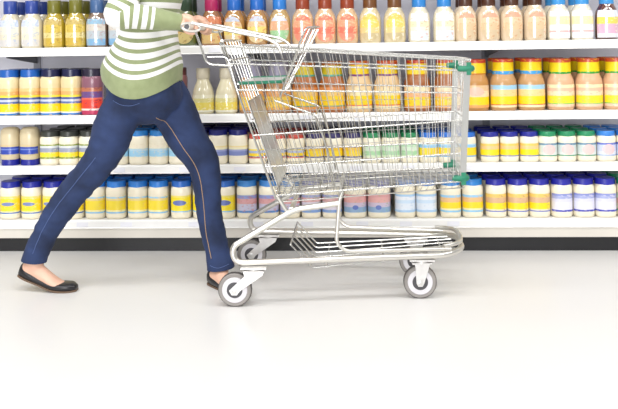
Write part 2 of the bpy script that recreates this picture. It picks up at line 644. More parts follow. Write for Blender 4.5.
run(centers=cs(256, 2, 27), desc='brown jar with grey lid behind child seat', body='a8784a', cap='8a8698', bands=[(0, 'd8a050'), (.1, 'e8c24c'), (.6, 'd89a5a'), (.85, 'caa070')], speck=('9a5a30', .62), **B2)
run(centers=cs(309, 2, 27), desc='orange-brown jar with olive lid and yellow label', body='a8622c', cap='b88a1c', cap2=[(0, '4aa08a'), (.14, 'c8b41e'), (.75, 'a85a1e')],
    bands=[(0, 'e0903a'), (.12, '4a9a80'), (.17, 'f4cc14'), (.6, 'ecc470'), (.85, 'd88a4a')], speck=('e09a30', .63), **B2)
run(centers=cs(363, 2, 28), desc='cream jar with purple-edged yellow lid', body='d8b88a', cap='e8c01c', cap2=[(0, '7a3a7a'), (.14, 'e6c41e'), (.75, 'c8502a')],
    bands=[(0, 'f0e0b0'), (.14, 'd85a3a'), (.19, 'f4d01c'), (.6, 'f0dca8'), (.85, 'ecd0a0')], speck=('f0b050', .63), **B2)
run(centers=cs(420, 2, 29), desc='dark-brown jar with red-topped yellow lid', body='9a5a2a', cap='e8c81c', cap2=[(0, 'b8701c'), (.1, 'eac81c'), (.78, 'c8402a')],
    bands=[(0, 'e8a45a'), (.12, 'f4d01c'), (.5, 'eeb480'), (.75, 'f0dcb0')], speck=('dc7a4a', .62), rows=1, **B2)
run(centers=[477], desc='jar with red-yellow lid and round pink emblem', body='c08a4a', cap='d8a01c', cap2=[(0, 'c87a20'), (.1, 'ecc81c'), (.75, 'c8402a')],
    bands=[(0, 'e8a45a'), (.12, 'f4d41c'), (.48, 'f0d8b0'), (.75, 'e8c090')], emblem=('f0c4b0', .72, .022, .036), speck=('f0a890', .66), **B2)
run(centers=cs(504, 2, 27), desc='tan jar with blue-edged yellow lid', body='c09462', cap='e8c01c', cap2=[(0, '3d9ad8'), (.22, 'ecc818'), (.78, 'c8452a')],
    bands=[(0, 'f0dcb0'), (.1, 'd84a2a'), (.14, 'f6d418'), (.5, 'f0cf90'), (.8, '9fcbe4')], speck=('f0b878', .64), rows=2, **B2)
run(centers=cs(559, 3, 27), desc='pink-tan jar with green-edged yellow lid', body='d8ac86', cap='f0d020', cap2=[(0, '2a9a3a'), (.14, 'ecd018'), (.74, 'c8502a')],
    bands=[(0, 'eccbb0'), (.12, '8ac85a'), (.17, 'f4dc2c'), (.5, 'f2d8b4'), (.7, 'ecbc9c'), (.85, 'f0e4b4')], speck=('f0a888', .63), rows=2, **{**B2, 'h': 0.243})

# ---- second lowest shelf: small mayonnaise jars, four rows deep
J = dict(shelf='third', shape='mayo', name='mayonnaise_jar', cat='jar', w=0.0885, h=0.143, lab=(0.20, 0.62), rows=3, behind_gap=0.112)
run(centers=cs(10, 2, 20.5), shelf='third', shape='squeeze', w=0.096, h=0.185, desc='beige squeeze bottle standing on navy cap', name='squeeze_bottle', cat='bottle',
    body='d8c8a4', cap='1a2290', bands=[(0, 'cdb98c'), (.08, '2c46ac'), (.5, '6f86cc'), (.62, '2c46ac'), (.8, 'd8c494')], lab=(.28, .55), rows=1, coat=.4)
run(centers=cs(51, 3, 20), desc='cream jar with charcoal lid, olive-yellow label', body=CREAM, cap='3a3d38',
    bands=[(0, '8a9a3a'), (.12, 'f4dc30'), (.45, '9aa0b4'), (.75, 'd8dcdc'), (.9, '8a9a3a')], speck=('e8e0b0', .62), **{**J, 'h': .165, 'w': .0955})
run(centers=cs(122, 4, 20), desc='cream jar with sky-blue lid, pale-blue band', body=CREAM, cap='2d84d0',
    bands=[(0, 'f2e9d0'), (.1, '9fd0ea'), (.5, 'b8d8ea'), (.65, 'f2e9d0')], speck=('e8dcc0', .6), **{**J, 'h': .165, 'w': .0955})
run(centers=cs(202, 3, 20), desc='cream jar with navy lid, lilac-blue band', body=CREAM, cap='1a1f72',
    bands=[(0, 'f2e9d0'), (.12, '7a86c0'), (.42, '9aa4d0'), (.55, 'f2e6c0'), (.7, 'f0dfa0'), (.8, 'f2e9d0')], **{**J, 'h': .165, 'w': .0955})
run(centers=cs(261.5, 3, 19), desc='cream jar with red lid behind basket', body=CREAM, cap='cc4a3c',
    bands=[(0, 'd85a40'), (.08, '3a4a90'), (.16, 'f4d020'), (.4, 'aab4d4'), (.6, 'f0d838'), (.72, 'f2e9d0')], speck=('f0e0a0', .64), **J)
run(centers=cs(318.5, 3, 18.6), desc='cream jar with plum lid, navy-framed yellow label', body=CREAM, cap='3a3468',
    bands=[(0, '3a4a90'), (.1, 'f6d422'), (.55, 'f0c030'), (.8, '3a4a90'), (.9, 'f2e4c0')], speck=('e8b840', .62), **J)
run(centers=cs(374.5, 3, 18.5), desc='cream jar with green lid, mint label', body=CREAM, cap='2a8a58',
    bands=[(0, 'cfe4c0'), (.15, 'a4d0a0'), (.5, 'cfe0c8'), (.8, 'b4d8b4')], speck=('f0ead0', .6), **J)
run(centers=cs(429.8, 3, 18.5), desc='cream jar with bright-blue lid, blue-topped label', body=CREAM, cap='2472d4',
    bands=[(0, '7ab0dc'), (.1, 'f8d81c'), (.72, '8cc4ea'), (.92, 'b8dcf0')], speck=('f4e070', .66), **J)
run(centers=cs(489.5, 3, 18.6), desc='cream jar with indigo lid, orange-yellow label', body=CREAM, cap='1c2494',
    bands=[(0, '6a7ab8'), (.08, 'f8dc10'), (.55, 'eec68a'), (.82, 'f0c860')], speck=('d8a070', .66), **J)
run(centers=cs(544.5, 3, 18.6), desc='cream jar with emerald lid, round pink emblem', body=CREAM, cap='239060',
    bands=[(0, '4a9a78'), (.08, 'd8dcd8'), (.3, 'cdd8d4'), (.85, '6a90a8')], emblem=('efc6c2', .5, .024, .028), speck=('e0e8c0', .66), **J)
run(centers=cs(600.3, 2, 18.6), desc='cream jar with azure lid, round pink emblem', body=CREAM, cap='3a86dc',
    bands=[(0, '9ab4dc'), (.08, 'd8dce8'), (.35, 'c8d0e8'), (.85, '6a7ac8')], emblem=('efc6c8', .5, .024, .028), speck=('e8e4c8', .66), **J)

# ---- bottom shelf: large mayonnaise jars, three rows deep
K = dict(shelf='bottom', shape='mayo', name='mayonnaise_jar', cat='jar', w=0.0985, h=0.182, lab=(0.16, 0.62), rows=3, behind_gap=0.125)
run(centers=cs(10, 4, 21.6), desc='cobalt-lidded jar with blue-centred yellow label', body=CREAM, cap='1f2a9c',
    bands=[(0, '4a78c0'), (.07, 'f2e4a0'), (.14, 'f8dc2a'), (.85, 'f0dc70')], emblem=('7a8aba', .55, .009, .032), speck=('f4ecc0', .64), **K)
run(centers=cs(97, 4, 21.4), desc='sky-blue-lidded jar with plain yellow label', body=CREAM, cap='2c80d8',
    bands=[(0, '8cc0e4'), (.08, 'f2e4a8'), (.18, 'f6dc34'), (.72, 'ecd48a'), (.85, '9ccbe8'), (.94, 'f2e9d0')], speck=('f0c878', .64), **K)
run(centers=cs(184, 3, 22), desc='blue-lidded jar with yellow-framed navy label', body=CREAM, cap='2468c0',
    bands=[(0, 'f2e9d0'), (.05, '8cc0e4'), (.12, 'f8e024'), (.9, 'f2e070')], emblem=('6474b4', .58, .013, .033), speck=('f6ec90', .66), **K)
run(centers=cs(250, 3, 21.5), desc='azure-lidded jar with lilac-red label', body=CREAM, cap='3a86d0',
    bands=[(0, '5a8ac8'), (.12, 'c8c4d8'), (.5, 'd8a0a0'), (.8, '8a96cc')], speck=('c87878', .6), **K)
run(centers=cs(314, 2, 20.5), desc='indigo-lidded jar behind the trolley frame tube', body=CREAM, cap='2c3490',
    bands=[(0, '7a9ad0'), (.15, 'd8d0dc'), (.6, 'd8a8a8'), (.85, '9aa0cc')], speck=('88a070', .62), **{**K, 'w': 0.094})
run(centers=cs(357, 2, 24), desc='wide jar with pink-blue fruit label', body=CREAM, cap='32389a',
    bands=[(0, '8aa8c8'), (.3, 'c8b8cc'), (.55, 'e0a8a4'), (.85, 'd89c9c')], emblem=('5a70b8', .28, .011, .014), speck=('8ab068', .64), **{**K, 'w': 0.110})
run(centers=cs(406.5, 2, 20.5), desc='jar with white and pale-blue label', body=CREAM, cap='3a78c8',
    bands=[(0, 'a4c8e8'), (.12, 'dce4ee'), (.5, 'c8dcee'), (.68, 'e4e8ee'), (.88, 'a4c8e8')], speck=('b8cce4', .62), **K)
run(centers=cs(450.5, 2, 21.5), desc='azure-lidded jar with orange-yellow label', body=CREAM, cap='2a86d4',
    bands=[(0, '8cc4e4'), (.1, 'f2e4b0'), (.2, 'f8d820'), (.55, 'e8bc84'), (.82, '96c8e8'), (.95, 'f2e9d0')], speck=('e8c070', .66), **K)
run(centers=cs(494.5, 3, 21), desc='cobalt-lidded jar with brown-yellow label', body=CREAM, cap='2226a0',
    bands=[(0, '7a84c4'), (.07, 'f0e4b8'), (.14, 'f8dc1c'), (.5, 'd8b088'), (.8, 'ecc868')], speck=('b88a70', .64), **K)
run(centers=cs(557.5, 3, 21), desc='cobalt-lidded jar with lavender-white label', body=CREAM, cap='2226a0',
    bands=[(0, '4448b4'), (.1, 'e2e2ee'), (.55, 'd8d8ea'), (.72, 'a4acd8'), (.88, '8a94d0')], speck=('e4dcec', .6), **K)
run(centers=[620], desc='green-lidded jar past the lavender-white labels', body=CREAM, cap='2a8a64',
    bands=[(0, '6ab08a'), (.1, 'd8e0c8'), (.4, 'd8b0a0'), (.7, 'c8dcc0')], speck=('c85a4a', .62), **K)

# ------------------------------------------------------------------ shopping cart
M_chrome = mat('zinc_chrome_wire', 'cbcac6', 0.26, metal=1.0, vary=0.04, scale=30)
M_tube = mat('satin_chrome_tube', 'dedbd4', 0.28, metal=0.9, vary=0.03, scale=12)
M_fork = mat('pressed_zinc_fork', 'd6d4d2', 0.35, metal=0.7, vary=0.06, scale=40)
M_green = mat('dark_green_plastic', '1d7a5c', 0.4, vary=0.08)
M_tyre = mat('grey_rubber_tyre', '8f8a86', 0.55, vary=0.08)
M_tread = mat('dark_rubber_tread', '4c4846', 0.6, vary=0.1)
M_rim = mat('white_wheel_rim', 'd9d6da', 0.4, vary=0.05)
M_hub = mat('dark_wheel_hub', '4a484c', 0.45, vary=0.1)
M_plate = mat('frosted_grey_panel', 'c9c9c6', 0.4, coat=0.3, vary=0.04)
M_bar = mat('grey_corner_bar', 'a9a9a6', 0.35, metal=0.6, vary=0.04)
M_grip = mat('cream_handle_sleeve', 'e6e2d6', 0.35, coat=0.3, vary=0.03)

cart = bpy.data.objects.new('shopping_cart', None)
COL.objects.link(cart)
cart.location = (0, 3.31, 0)
tag(cart, 'chrome wire supermarket trolley pushed along the shelves', 'shopping cart')


def cpart(name, mb, material, parent=cart, **k):
    return mb.build(name, material, parent, **k)


def xr(z):      # rear face of the basket
    return -0.50 + (0.985 - z) / 0.575 * 0.19


def xf(z):      # front face
    return 0.437 - (0.917 - z) * 0.055


def hw(u, z):   # half width, u 0 rear .. 1 front
    t = (z - 0.42) / 0.53
    return (0.225 + 0.045 * t) * (1 - u) + (0.160 + 0.028 * t) * u


ROWS = [(0.985, 0.917), (0.918, 0.876), (0.818, 0.791), (0.644, 0.688), (0.523, 0.560), (0.412, 0.452)]


def side_pt(u, zr, zf, s):
    z = zr + (zf - zr) * u
    x = xr(zr) + (xf(zf) - xr(zr)) * u
    return Vector((x, s * hw(u, z), z))


for s in (-1, 1):
    for k, (zr, zf) in enumerate(ROWS):
        pts = [side_pt(u / 8, zr, zf, s) for u in range(9)]
        cpart('basket_rim' if k == 0 else 'side_rail', MB().tube(pts, 0.0048 if k in (0,) else (0.0042 if k == 5 else 0.0032), 8), M_chrome)
    g = MB()
    for i in range(1, 34):
        u = i / 34
        a, b = side_pt(u, *ROWS[0], s), side_pt(u, *ROWS[5], s)
        # wires stand plumb across the slanting rails: aim each at a common spacing, leaning with the sides
        g.tube([a + Vector((0, s * .003, 0)), (a + b) / 2 + Vector((0, s * .004, 0)), b + Vector((0, s * .003, 0))], 0.0014, 5)
    # thin intermediate rail
    for (za, zb) in ((0.735, 0.742), (0.585, 0.625), (0.468, 0.505)):
        g.tube([side_pt(0, za, zb, s), side_pt(1, za, zb, s)], 0.0013, 5)
    cpart('side_mesh', g, M_chrome)

# front face
g = MB()
for i in range(0, 11):
    t = -1 + 2 * i / 10
    g.tube([(xf(.917), t * hw(1, .917), .917), (xf(.452), t * hw(1, .452), .452)], 0.0017, 5)
for z in (0.876, 0.791, 0.688, 0.560):
    g.tube([(xf(z), -hw(1, z), z), (xf(z), hw(1, z), z)], 0.0028, 6)
cpart('front_mesh', g, M_chrome)
cpart('front_rim', MB().tube([(xf(.917), -hw(1, .917), .917), (xf(.917) + .012, 0, .917), (xf(.917), hw(1, .917), .917)], 0.0048, 8), M_chrome)
cpart('front_bottom_rail', MB().tube([(xf(.452), -hw(1, .452), .452), (xf(.452), hw(1, .452), .452)], 0.0042, 8), M_chrome)
for s in (-1, 1):
    y1, y2 = s * hw(1, .905), s * hw(1, .45)
    x1, x2 = xf(.905), xf(.45)
    b = MB().prism([(x1 - .020, y1, .905), (x1 + .004, y1, .905), (x2 + .006, y2, .45), (x2 - .016, y2, .45)], (0, s * .006, 0))
    cpart('corner_bar', b, M_bar)
    for nm, z in (('bumper', .884), ('bumper', .462)):
        x, y = xf(z), s * hw(1, z)
        c = MB()
        c.tube(fillet([(x - .045, y - s * 0.001, z), (x + .010, y, z), (x + .010, y - s * .05, z)], .02), [.011] + [.0135] * 6 + [.011], 10)
        c.box(x - .012, x + .006, y - .010, y + .010, z - .024, z + .024)
        cpart(nm, c, M_green)

# bottom mesh of the basket
g = MB()
zb = lambda u: ROWS[5][0] + (ROWS[5][1] - ROWS[5][0]) * u
for i in range(1, 26):
    u = i / 26
    a, b = side_pt(u, *ROWS[5], -1), side_pt(u, *ROWS[5], 1)
    g.tube([a, b], 0.0019, 5)
for i in range(1, 12):
    t = -1 + 2 * i / 12
    g.tube([(xr(.412), t * hw(0, .412), .4155), (xf(.452), t * hw(1, .452), .4555)], 0.0017, 5)
cpart('basket_floor', g, M_chrome)
# zigzag stiffening wire along both lower edges
for s in (-1, 1):
    pts = []
    for i in range(0, 61):
        u = i / 60
        p = side_pt(u, *ROWS[5], s)
        pts.append(p + Vector((0, -s * .002, 0.0 if i % 2 else -0.024)))
    cpart('stiffener', MB().tube(pts, 0.0017, 5), M_chrome)
    cpart('lower_edge_wire', MB().tube([side_pt(u / 6, *ROWS[5], s) + Vector((0, -s * .002, -.026)) for u in range(7)], 0.0026, 6), M_chrome)

# rear gate: slanting wire flap with a frosted panel
gate = None
g = MB()
for i in range(0, 7):
    t = -0.9 + 1.8 * i / 6
    g.tube([(xr(1.005) + .006, t * .262, 1.005), (xr(.42) + .006, t * .222, .42)], 0.0018, 6)
for z in (0.93, 0.84, .70, .56, .43):
    w_ = hw(0, z) * .97
    g.tube([(xr(z) + .010, -w_, z), (xr(z) + .010, w_, z)], 0.0028, 6)
gate = cpart('rear_gate', g, M_chrome)
cpart('gate_hinge_rod', MB().tube([(xr(1.005) + .006, -.258, 1.005), (xr(1.005) + .006, .258, 1.005)], 0.0048, 8), M_chrome, gate)
for s in (-1, 1):
    cpart('gate_upright', MB().tube([(xr(1.0) - .002, s * .263, 1.0), (xr(.40) - .002, s * .228, .40)], 0.0045, 8), M_chrome, gate)
zt, zl = .77, .44
pl = MB().prism([(xr(zt) + .016, -.20, zt), (xr(zt) + .016, .20, zt), (xr(zl) + .016, .185, zl), (xr(zl) + .016, -.185, zl)], (.004, 0, .0015))
pan = cpart('gate_panel', pl, M_plate, gate, smooth=False)
fr = [(xr(zt) + .018, -.203, zt), (xr(zt) + .018, .203, zt), (xr(zl) + .018, .188, zl), (xr(zl) + .018, -.188, zl)]
cpart('panel_frame', MB().tube(fr, .0032, 6, closed=True), M_chrome, pan)

# folding child seat
seat = cpart('child_seat', MB().prism([(-.455, -.2, .838), (-.455, .2, .838), (-.285, .19, .842), (-.285, -.19, .842)], (0, 0, .004)), M_plate, smooth=False)
cpart('seat_edge', MB().tube(fillet([(-.45, -.205, .84), (-.283, -.196, .844), (-.283, .196, .844), (-.45, .205, .84)], .02), .0065, 8), M_green, seat)
g = MB()
for i in range(0, 6):
    y = -.155 + .31 * i / 5
    k = .045 * (1 - (y / .19) ** 2)      # the backrest is bowed forward
    g.tube([(-.283, y, .80), (-.245 + k * .7, y, .92), (-.19 + k, y, 1.045)], .0020, 6)
for t in (.25, .6):
    g.tube([(-.283 + .093 * t + .045 * t * (1 - (j / 4) ** 2), .185 * j / 4, .80 + .245 * t) for j in range(-4, 5)], .0022, 6)
sb = cpart('seat_backrest', g, M_chrome)
cpart('backrest_frame', MB().tube(fillet([(-.29, -.19, .785), (-.187, -.19, 1.05), (-.145, -.07, 1.055), (-.145, .07, 1.055), (-.187, .19, 1.05), (-.29, .19, .785)], .03), .0042, 8), M_chrome, sb)
for s in (-1, 1):
    cpart('seat_strut', MB().tube(fillet([(-.31, s * .20, .772), (-.155, s * .20, .715), (-.115, s * .20, .60), (-.09, s * .20, .44)], .02), .004, 8), M_chrome)
cpart('seat_cross_rod', MB().tube([(-.155, -.2, .715), (-.155, .2, .715)], .0035, 8), M_chrome)

# handle with its arms
cpart('handle_bar', MB().tube([(-.632, -.268, 1.060), (-.632, .268, 1.060)], .0125, 14), M_grip)
for s in (-1, 1):
    ring = [(-.616 + .036 * math.cos(a), s * .272, 1.058 - .10 * .036 * math.cos(a) + .0155 * math.sin(a)) for a in [PI * 2 * i / 20 for i in range(20)]]
    arm = cpart('handle_arm', MB().tube(fillet([(-.612, s * .272, 1.0735), (-.585, s * .272, 1.068), (-.33, s * .262, 1.012), (-.29, s * .258, .99), (-.275, s * .257, .955)], .03), .0066, 10), M_tube)
    cpart('handle_end_ring', MB().tube(ring, .0050, 8, closed=True), M_tube, arm)
    cpart('handle_end_cap', MB().tube([(-.632, s * .266, 1.06), (-.632, s * .270, 1.06)], .010, 12), M_hub, arm)
    cpart('handle_stay', MB().tube(fillet([(-.602, s * .27, 1.05), (-.556, s * .272, .917), (-.46, s * .268, .909)], .022), .0046, 8), M_chrome)
    cpart('corner_wire', MB().tube(fillet([(-.555, s * .268, .945), (-.48, s * .27, .945), (-.44, s * .262, .80)], .02), .003, 6), M_chrome)

# chassis: one long bent tube running down both sides and round the nose
half = [(-.072, -.202, .376), (-.225, -.210, .358), (-.262, -.216, .344), (-.478, -.252, .222), (-.462, -.255, .163), (.34, -.165, .168), (.41, -.10, .178)]
full = half + [(x, -y, z) for x, y, z in reversed(half)]
cpart('chassis_tube', MB().tube(fillet(full, .055, 8), .0118, 12), M_tube)
cpart('nose_bumper', MB().tube(fillet([(.33, -.155, .200), (.40, -.12, .205), (.415, 0, .205), (.40, .12, .205), (.33, .155, .200)], .05), .0085, 10), M_tube)
cpart('cross_tube', MB().tube([(-.25, -.213, .356), (-.25, .213, .356)], .010, 10), M_tube)
for s in (-1, 1):
    cpart('rack_loop', MB().tube(fillet([(-.055, s * .19, .420), (-.068, s * .20, .385), (-.082, s * .205, .225), (-.045, s * .202, .192), (.36, s * .150, .188)], .03), .0075, 10), M_tube)
    cpart('basket_post', MB().tube([(-.305, s * .222, .412), (-.268, s * .215, .350)], .0075, 10), M_tube)

# lower rack
rack = None
g = MB()
rk = MB().tube([(-.258, -.19, .216), (-.258, .19, .216)], .0035, 8)
rack = cpart('rack_rear_rod', rk, M_chrome)
for i in range(6):
    t = -1 + 2 * i / 5
    p = fillet([(-.258, t * .19, .216), (-.176, t * .187, .126), (.10, t * .160, .146), (.385, t * .118, .172)], .012)
    cpart('rack_wire', MB().tube(p, .0030, 7), M_chrome, rack)
for x, z, w_ in ((-.12, .1275, .185), (.10, .1435, .163), (.33, .1650, .135)):
    cpart('rack_cross_wire', MB().tube([(x, -w_, z), (x, w_, z)], .0032, 7), M_chrome, rack)


# casters
def wheel_parts(parent, cx, cy, s):
    def ylathe(prof, n=28):
        rings = []
        for r, y in prof:
            rings.append([(cx + r * math.cos(2 * PI * k / n), cy + y, .0635 + r * math.sin(2 * PI * k / n)) for k in range(n)])
        return MB().rings(rings)
    w = cpart('wheel', ylathe([(.045, -.0135), (.058, -.0150), (.0620, -.0115), (.0635, -.004), (.0635, .004), (.0620, .0115), (.058, .0150), (.045, .0135)]), M_tyre, parent)
    cpart('tread', ylathe([(.0600, -.0118), (.0641, -.0085), (.0644, 0), (.0641, .0085), (.0600, .0118)]), M_tread, w)
    cpart('rim', ylathe([(.030, -.0150), (.046, -.0158), (.048, -.0140), (.048, .0140), (.046, .0158), (.030, .0150)]), M_rim, w)
    cpart('hub', ylathe([(.012, -.0168), (.029, -.0160), (.031, -.0140), (.031, .0140), (.029, .0160), (.012, .0168)]), M_hub, w)
    cpart('axle_bolt', ylathe([(.006, -.0275), (.010, -.0265), (.010, .0265), (.006, .0275)], 8), M_fork, w)


def caster(px, py, wx, top):
    """swivel plate at (px, py, top), wheel centre at wx"""
    dx = wx - px
    body = cpart('caster', MB().box(px - .048, px + .048, py - .034, py + .034, top - .006, top), M_fork, smooth=False)
    cpart('swivel', MB().lathe([(.020, top - .020), (.027, top - .016), (.027, top - .008), (.022, top - .005)], 20, (px, py)), M_fork, body)
    for s in (-1, 1):
        y = py + s * .0215
        pts = [(px - .040, y, top - .014), (px + .040, y, top - .014), (px + .034, y, top - .030), (wx + .020, y, .062), (wx + .010, y, .047), (wx - .010, y, .047), (wx - .020, y, .064), (px - .036, y, top - .034)]
        if abs(dx) < .03:
            pts = [(px - .030, y, top - .014), (px + .030, y, top - .014), (px + .026, y, top - .030), (wx + .015, y, .062), (wx + .008, y, .049), (wx - .008, y, .049), (wx - .015, y, .062), (px - .026, y, top - .034)]
        cpart('fork', MB().prism(pts, (0, s * .003, 0)), M_fork, body)
    cpart('fork_crown', MB().box(px - .038, px + .038, py - .0215, py + .0215, top - .020, top - .014), M_fork, body, smooth=False)
    wheel_parts(body, wx, py, 1)


for s in (-1, 1):
    caster(-.392, s * .252, -.466, .152)
    caster(.246, s * .150, .238, .154)

# ------------------------------------------------------------------ person
M_skin = mat('skin', 'e2b49c', 0.5, vary=0.05, scale=30)
BX, BZ = -.632, 1.060      # handle bar in the world (runs along y)

body = MB()
# torso, neck, head (leaning into the push)
def ringed(mb, lev, n=28, hem=None):
    rings = []
    K = catmull(lev, 5)
    for (cx, cy, z, rx, ry) in K:
        ring = []
        for j in range(n):
            a = 2 * PI * j / n
            ring.append(Vector((cx + rx * math.cos(a), cy + ry * math.sin(a), z + (hem(a, z) if hem else 0))))
        rings.append(ring)
    mb.rings(rings)
    return K


ringed(body, [(-.86, 3.31, .72, .10, .12), (-.86, 3.31, .82, .135, .165), (-.85, 3.31, .95, .115, .14), (-.842, 3.31, 1.05, .10, .13), (-.835, 3.31, 1.16, .11, .145),
              (-.82, 3.31, 1.28, .105, .155), (-.80, 3.31, 1.36, .075, .12), (-.785, 3.31, 1.40, .05, .055)])
limb(body, [(-.79, 3.31, 1.34, .055, .055), (-.765, 3.31, 1.43, .050, .050), (-.755, 3.31, 1.49, .052, .052)])
# head: skull, face and jaw, nose, ears
limb(body, [(-.785, 3.31, 1.49, .060, .055), (-.772, 3.31, 1.535, .088, .070), (-.766, 3.31, 1.59, .096, .075), (-.768, 3.31, 1.64, .084, .066), (-.772, 3.31, 1.668, .045, .036)], side=(0, 1, 0))
limb(body, [(-.735, 3.31, 1.47, .030, .034), (-.715, 3.31, 1.50, .040, .048), (-.70, 3.31, 1.56, .040, .055), (-.705, 3.31, 1.61, .036, .052)])
limb(body, [(-.672, 3.31, 1.572, .010, .008), (-.660, 3.31, 1.548, .012, .010), (-.652, 3.31, 1.534, .013, .014)], n=10)
for q in (1.507, 1.499):
    limb(body, [(-.688, 3.288, q, .006, .006), (-.677, 3.31, q + .002, .008, .008), (-.688, 3.332, q, .006, .006)], n=8, side=(0, 0, 1))
for s in (-1, 1):
    limb(body, [(-.772, 3.31 + s * .074, 1.575, .016, .008), (-.772, 3.31 + s * .079, 1.553, .018, .009), (-.765, 3.31 + s * .074, 1.528, .010, .007)], n=10)

# arms
ARM = {  # side: shoulder, elbow, wrist
    -1: [Vector((-.83, 3.155, 1.345)), Vector((-.900, 3.070, 1.112)), Vector((-.680, 3.138, 1.080))],
    1: [Vector((-.79, 3.465, 1.345)), Vector((-.842, 3.545, 1.125)), Vector((-.700, 3.425, 1.070))],
}
HANDY = {-1: 3.150, 1: 3.405}
for s in (-1, 1):
    sh, el, wr = ARM[s]
    limb(body, [tuple(sh) + (.048, .048), tuple(sh.lerp(el, .5)) + (.041, .041), tuple(el) + (.034, .034)])
    limb(body, [tuple(el) + (.034, .034), tuple(el.lerp(wr, .35)) + (.036, .034), tuple(el.lerp(wr, .8)) + (.026, .027), tuple(wr) + (.021, .026)])
    hy = HANDY[s]
    # palm: from the wrist to the knuckles above and behind the bar
    limb(body, [tuple(wr) + (.019, .025), (-.664, hy - s * .002, 1.096, .018, .034), (-.642, hy, 1.094, .0145, .040), (-.628, hy, 1.088, .010, .038)], side=(0, 1, 0), n=18)
    # four fingers closing over the front of the bar
    for k in range(4):
        # index finger lies towards the middle of the bar
        fy = hy - s * (.0285 - .019 * (3 - k))
        R = .0215 - .0006 * k
        end = (-118, -128, -120, -98)[k]
        a0, pts = 105, []
        for i in range(9):
            a = math.radians(a0 + (end - a0) * i / 8)
            rr = R + (.0035 if i == 0 else 0)
            fr_ = (.0092, .0094, .0090, .0078)[k] * (1.06 if i in (0, 3, 5) else 1.0) * (1 - .018 * i)
            pts.append((BX + rr * math.cos(a), fy, BZ + rr * math.sin(a), fr_, fr_))
        limb(body, pts, sub=2, n=10)
    # thumb leaves the side of the palm and passes under the bar
    ty = hy + s * .034
    limb(body, [(-.668, hy + s * .020, 1.086, .013, .013), (-.660, ty + s * .004, 1.066, .0115, .0115), (-.648, ty + s * .004, 1.044, .0100, .0100),
                (-.628, ty - s * .002, 1.0365, .0092, .0092), (-.612, ty - s * .008, 1.0385, .0076, .0076)], n=10, sub=4)

# legs and feet inside the jeans and shoes
LEGS = {
    -1: [(-.900, 3.245, .80, .082), (-.955, 3.232, .70, .084), (-.995, 3.232, .60, .079), (-1.045, 3.238, .515, .069), (-1.120, 3.243, .435, .062), (-1.195, 3.247, .345, .059),
         (-1.258, 3.249, .25, .054), (-1.303, 3.250, .16, .050), (-1.325, 3.250, .09, .052)],
    1: [(-.805, 3.385, .80, .090), (-.757, 3.388, .70, .091), (-.710, 3.385, .60, .083), (-.664, 3.378, .53, .074), (-.634, 3.37, .46, .064), (-.622, 3.36, .38, .058),
        (-.612, 3.35, .27, .053), (-.588, 3.335, .17, .051), (-.566, 3.32, .085, .055), (-.558, 3.316, .035, .056)],
}
for s in (-1, 1):
    K_ = LEGS[s]
    limb(body, [(x, y, z, r * .72, r * .72) for x, y, z, r in K_[:-1]])
FEET = {}
# rear foot: heel lifted, pushing off; front foot: flat on the floor
FEET[-1] = [(-1.362, 3.25, .078, .024, .028), (-1.335, 3.249, .085, .036, .030), (-1.302, 3.248, .072, .034, .031), (-1.262, 3.246, .048, .026, .036), (-1.222, 3.243, .026, .019, .040), (-1.185, 3.24, .019, .013, .034), (-1.163, 3.239, .017, .009, .020)]
FEET[1] = [(-.603, 3.318, .032, .022, .026), (-.580, 3.316, .040, .031, .030), (-.545, 3.313, .040, .034, .031), (-.495, 3.308, .030, .024, .036), (-.450, 3.304, .022, .017, .040), (-.408, 3.30, .018, .013, .034), (-.388, 3.299, .017, .009, .020)]
TURN = math.radians(-42)


def turned(k):
    dx, dy = k[0] + .585, k[1] - 3.316
    return (-.585 + dx * math.cos(TURN) - dy * math.sin(TURN), 3.316 + dx * math.sin(TURN) + dy * math.cos(TURN)) + tuple(k[2:])


FEET[1] = [turned(k) for k in FEET[1]]
FSIDE = {-1: Vector((0, 1, 0)), 1: Vector((-math.sin(TURN), math.cos(TURN), 0))}
limb(body, [(-1.315, 3.25, .14, .036, .032), (-1.318, 3.249, .09, .036, .032)], sub=3)
limb(body, [(-.575, 3.325, .12, .034, .031), (-.567, 3.318, .05, .036, .032)], sub=3)
for s in (-1, 1):
    limb(body, FEET[s], sub=4, n=18, side=FSIDE[s])
person = obj('person', remeshed('person', body, 0.0042, 3), M_skin)
tag(person, 'person in striped sweater and blue jeans running with the trolley', 'person')

# hair in a ponytail, eyes and brows
hr = MB()
limb(hr, [(-.80, 3.31, 1.50, .050, .062), (-.795, 3.31, 1.55, .082, .078), (-.787, 3.31, 1.60, .096, .084), (-.784, 3.31, 1.65, .082, .070), (-.782, 3.31, 1.682, .040, .034)])
limb(hr, [(-.86, 3.31, 1.60, .022, .022), (-.915, 3.31, 1.58, .030, .028), (-.955, 3.31, 1.50, .030, .028), (-.975, 3.31, 1.40, .016, .016)])
limb(hr, [(-.80, 3.31, 1.672, .028, .050), (-.745, 3.31, 1.664, .026, .058), (-.700, 3.31, 1.645, .016, .054), (-.682, 3.31, 1.628, .009, .040)])
for s in (-1, 1):
    limb(hr, [(-.725, 3.31 + s * .056, 1.640, .020, .014), (-.745, 3.31 + s * .066, 1.60, .026, .014), (-.775, 3.31 + s * .070, 1.565, .022, .012)])
obj('hair', remeshed('hair', hr, .006, 2), mat('brown_hair', '5a3a24', .5, vary=.2, scale=60, bump=.4, bscale=120), person)
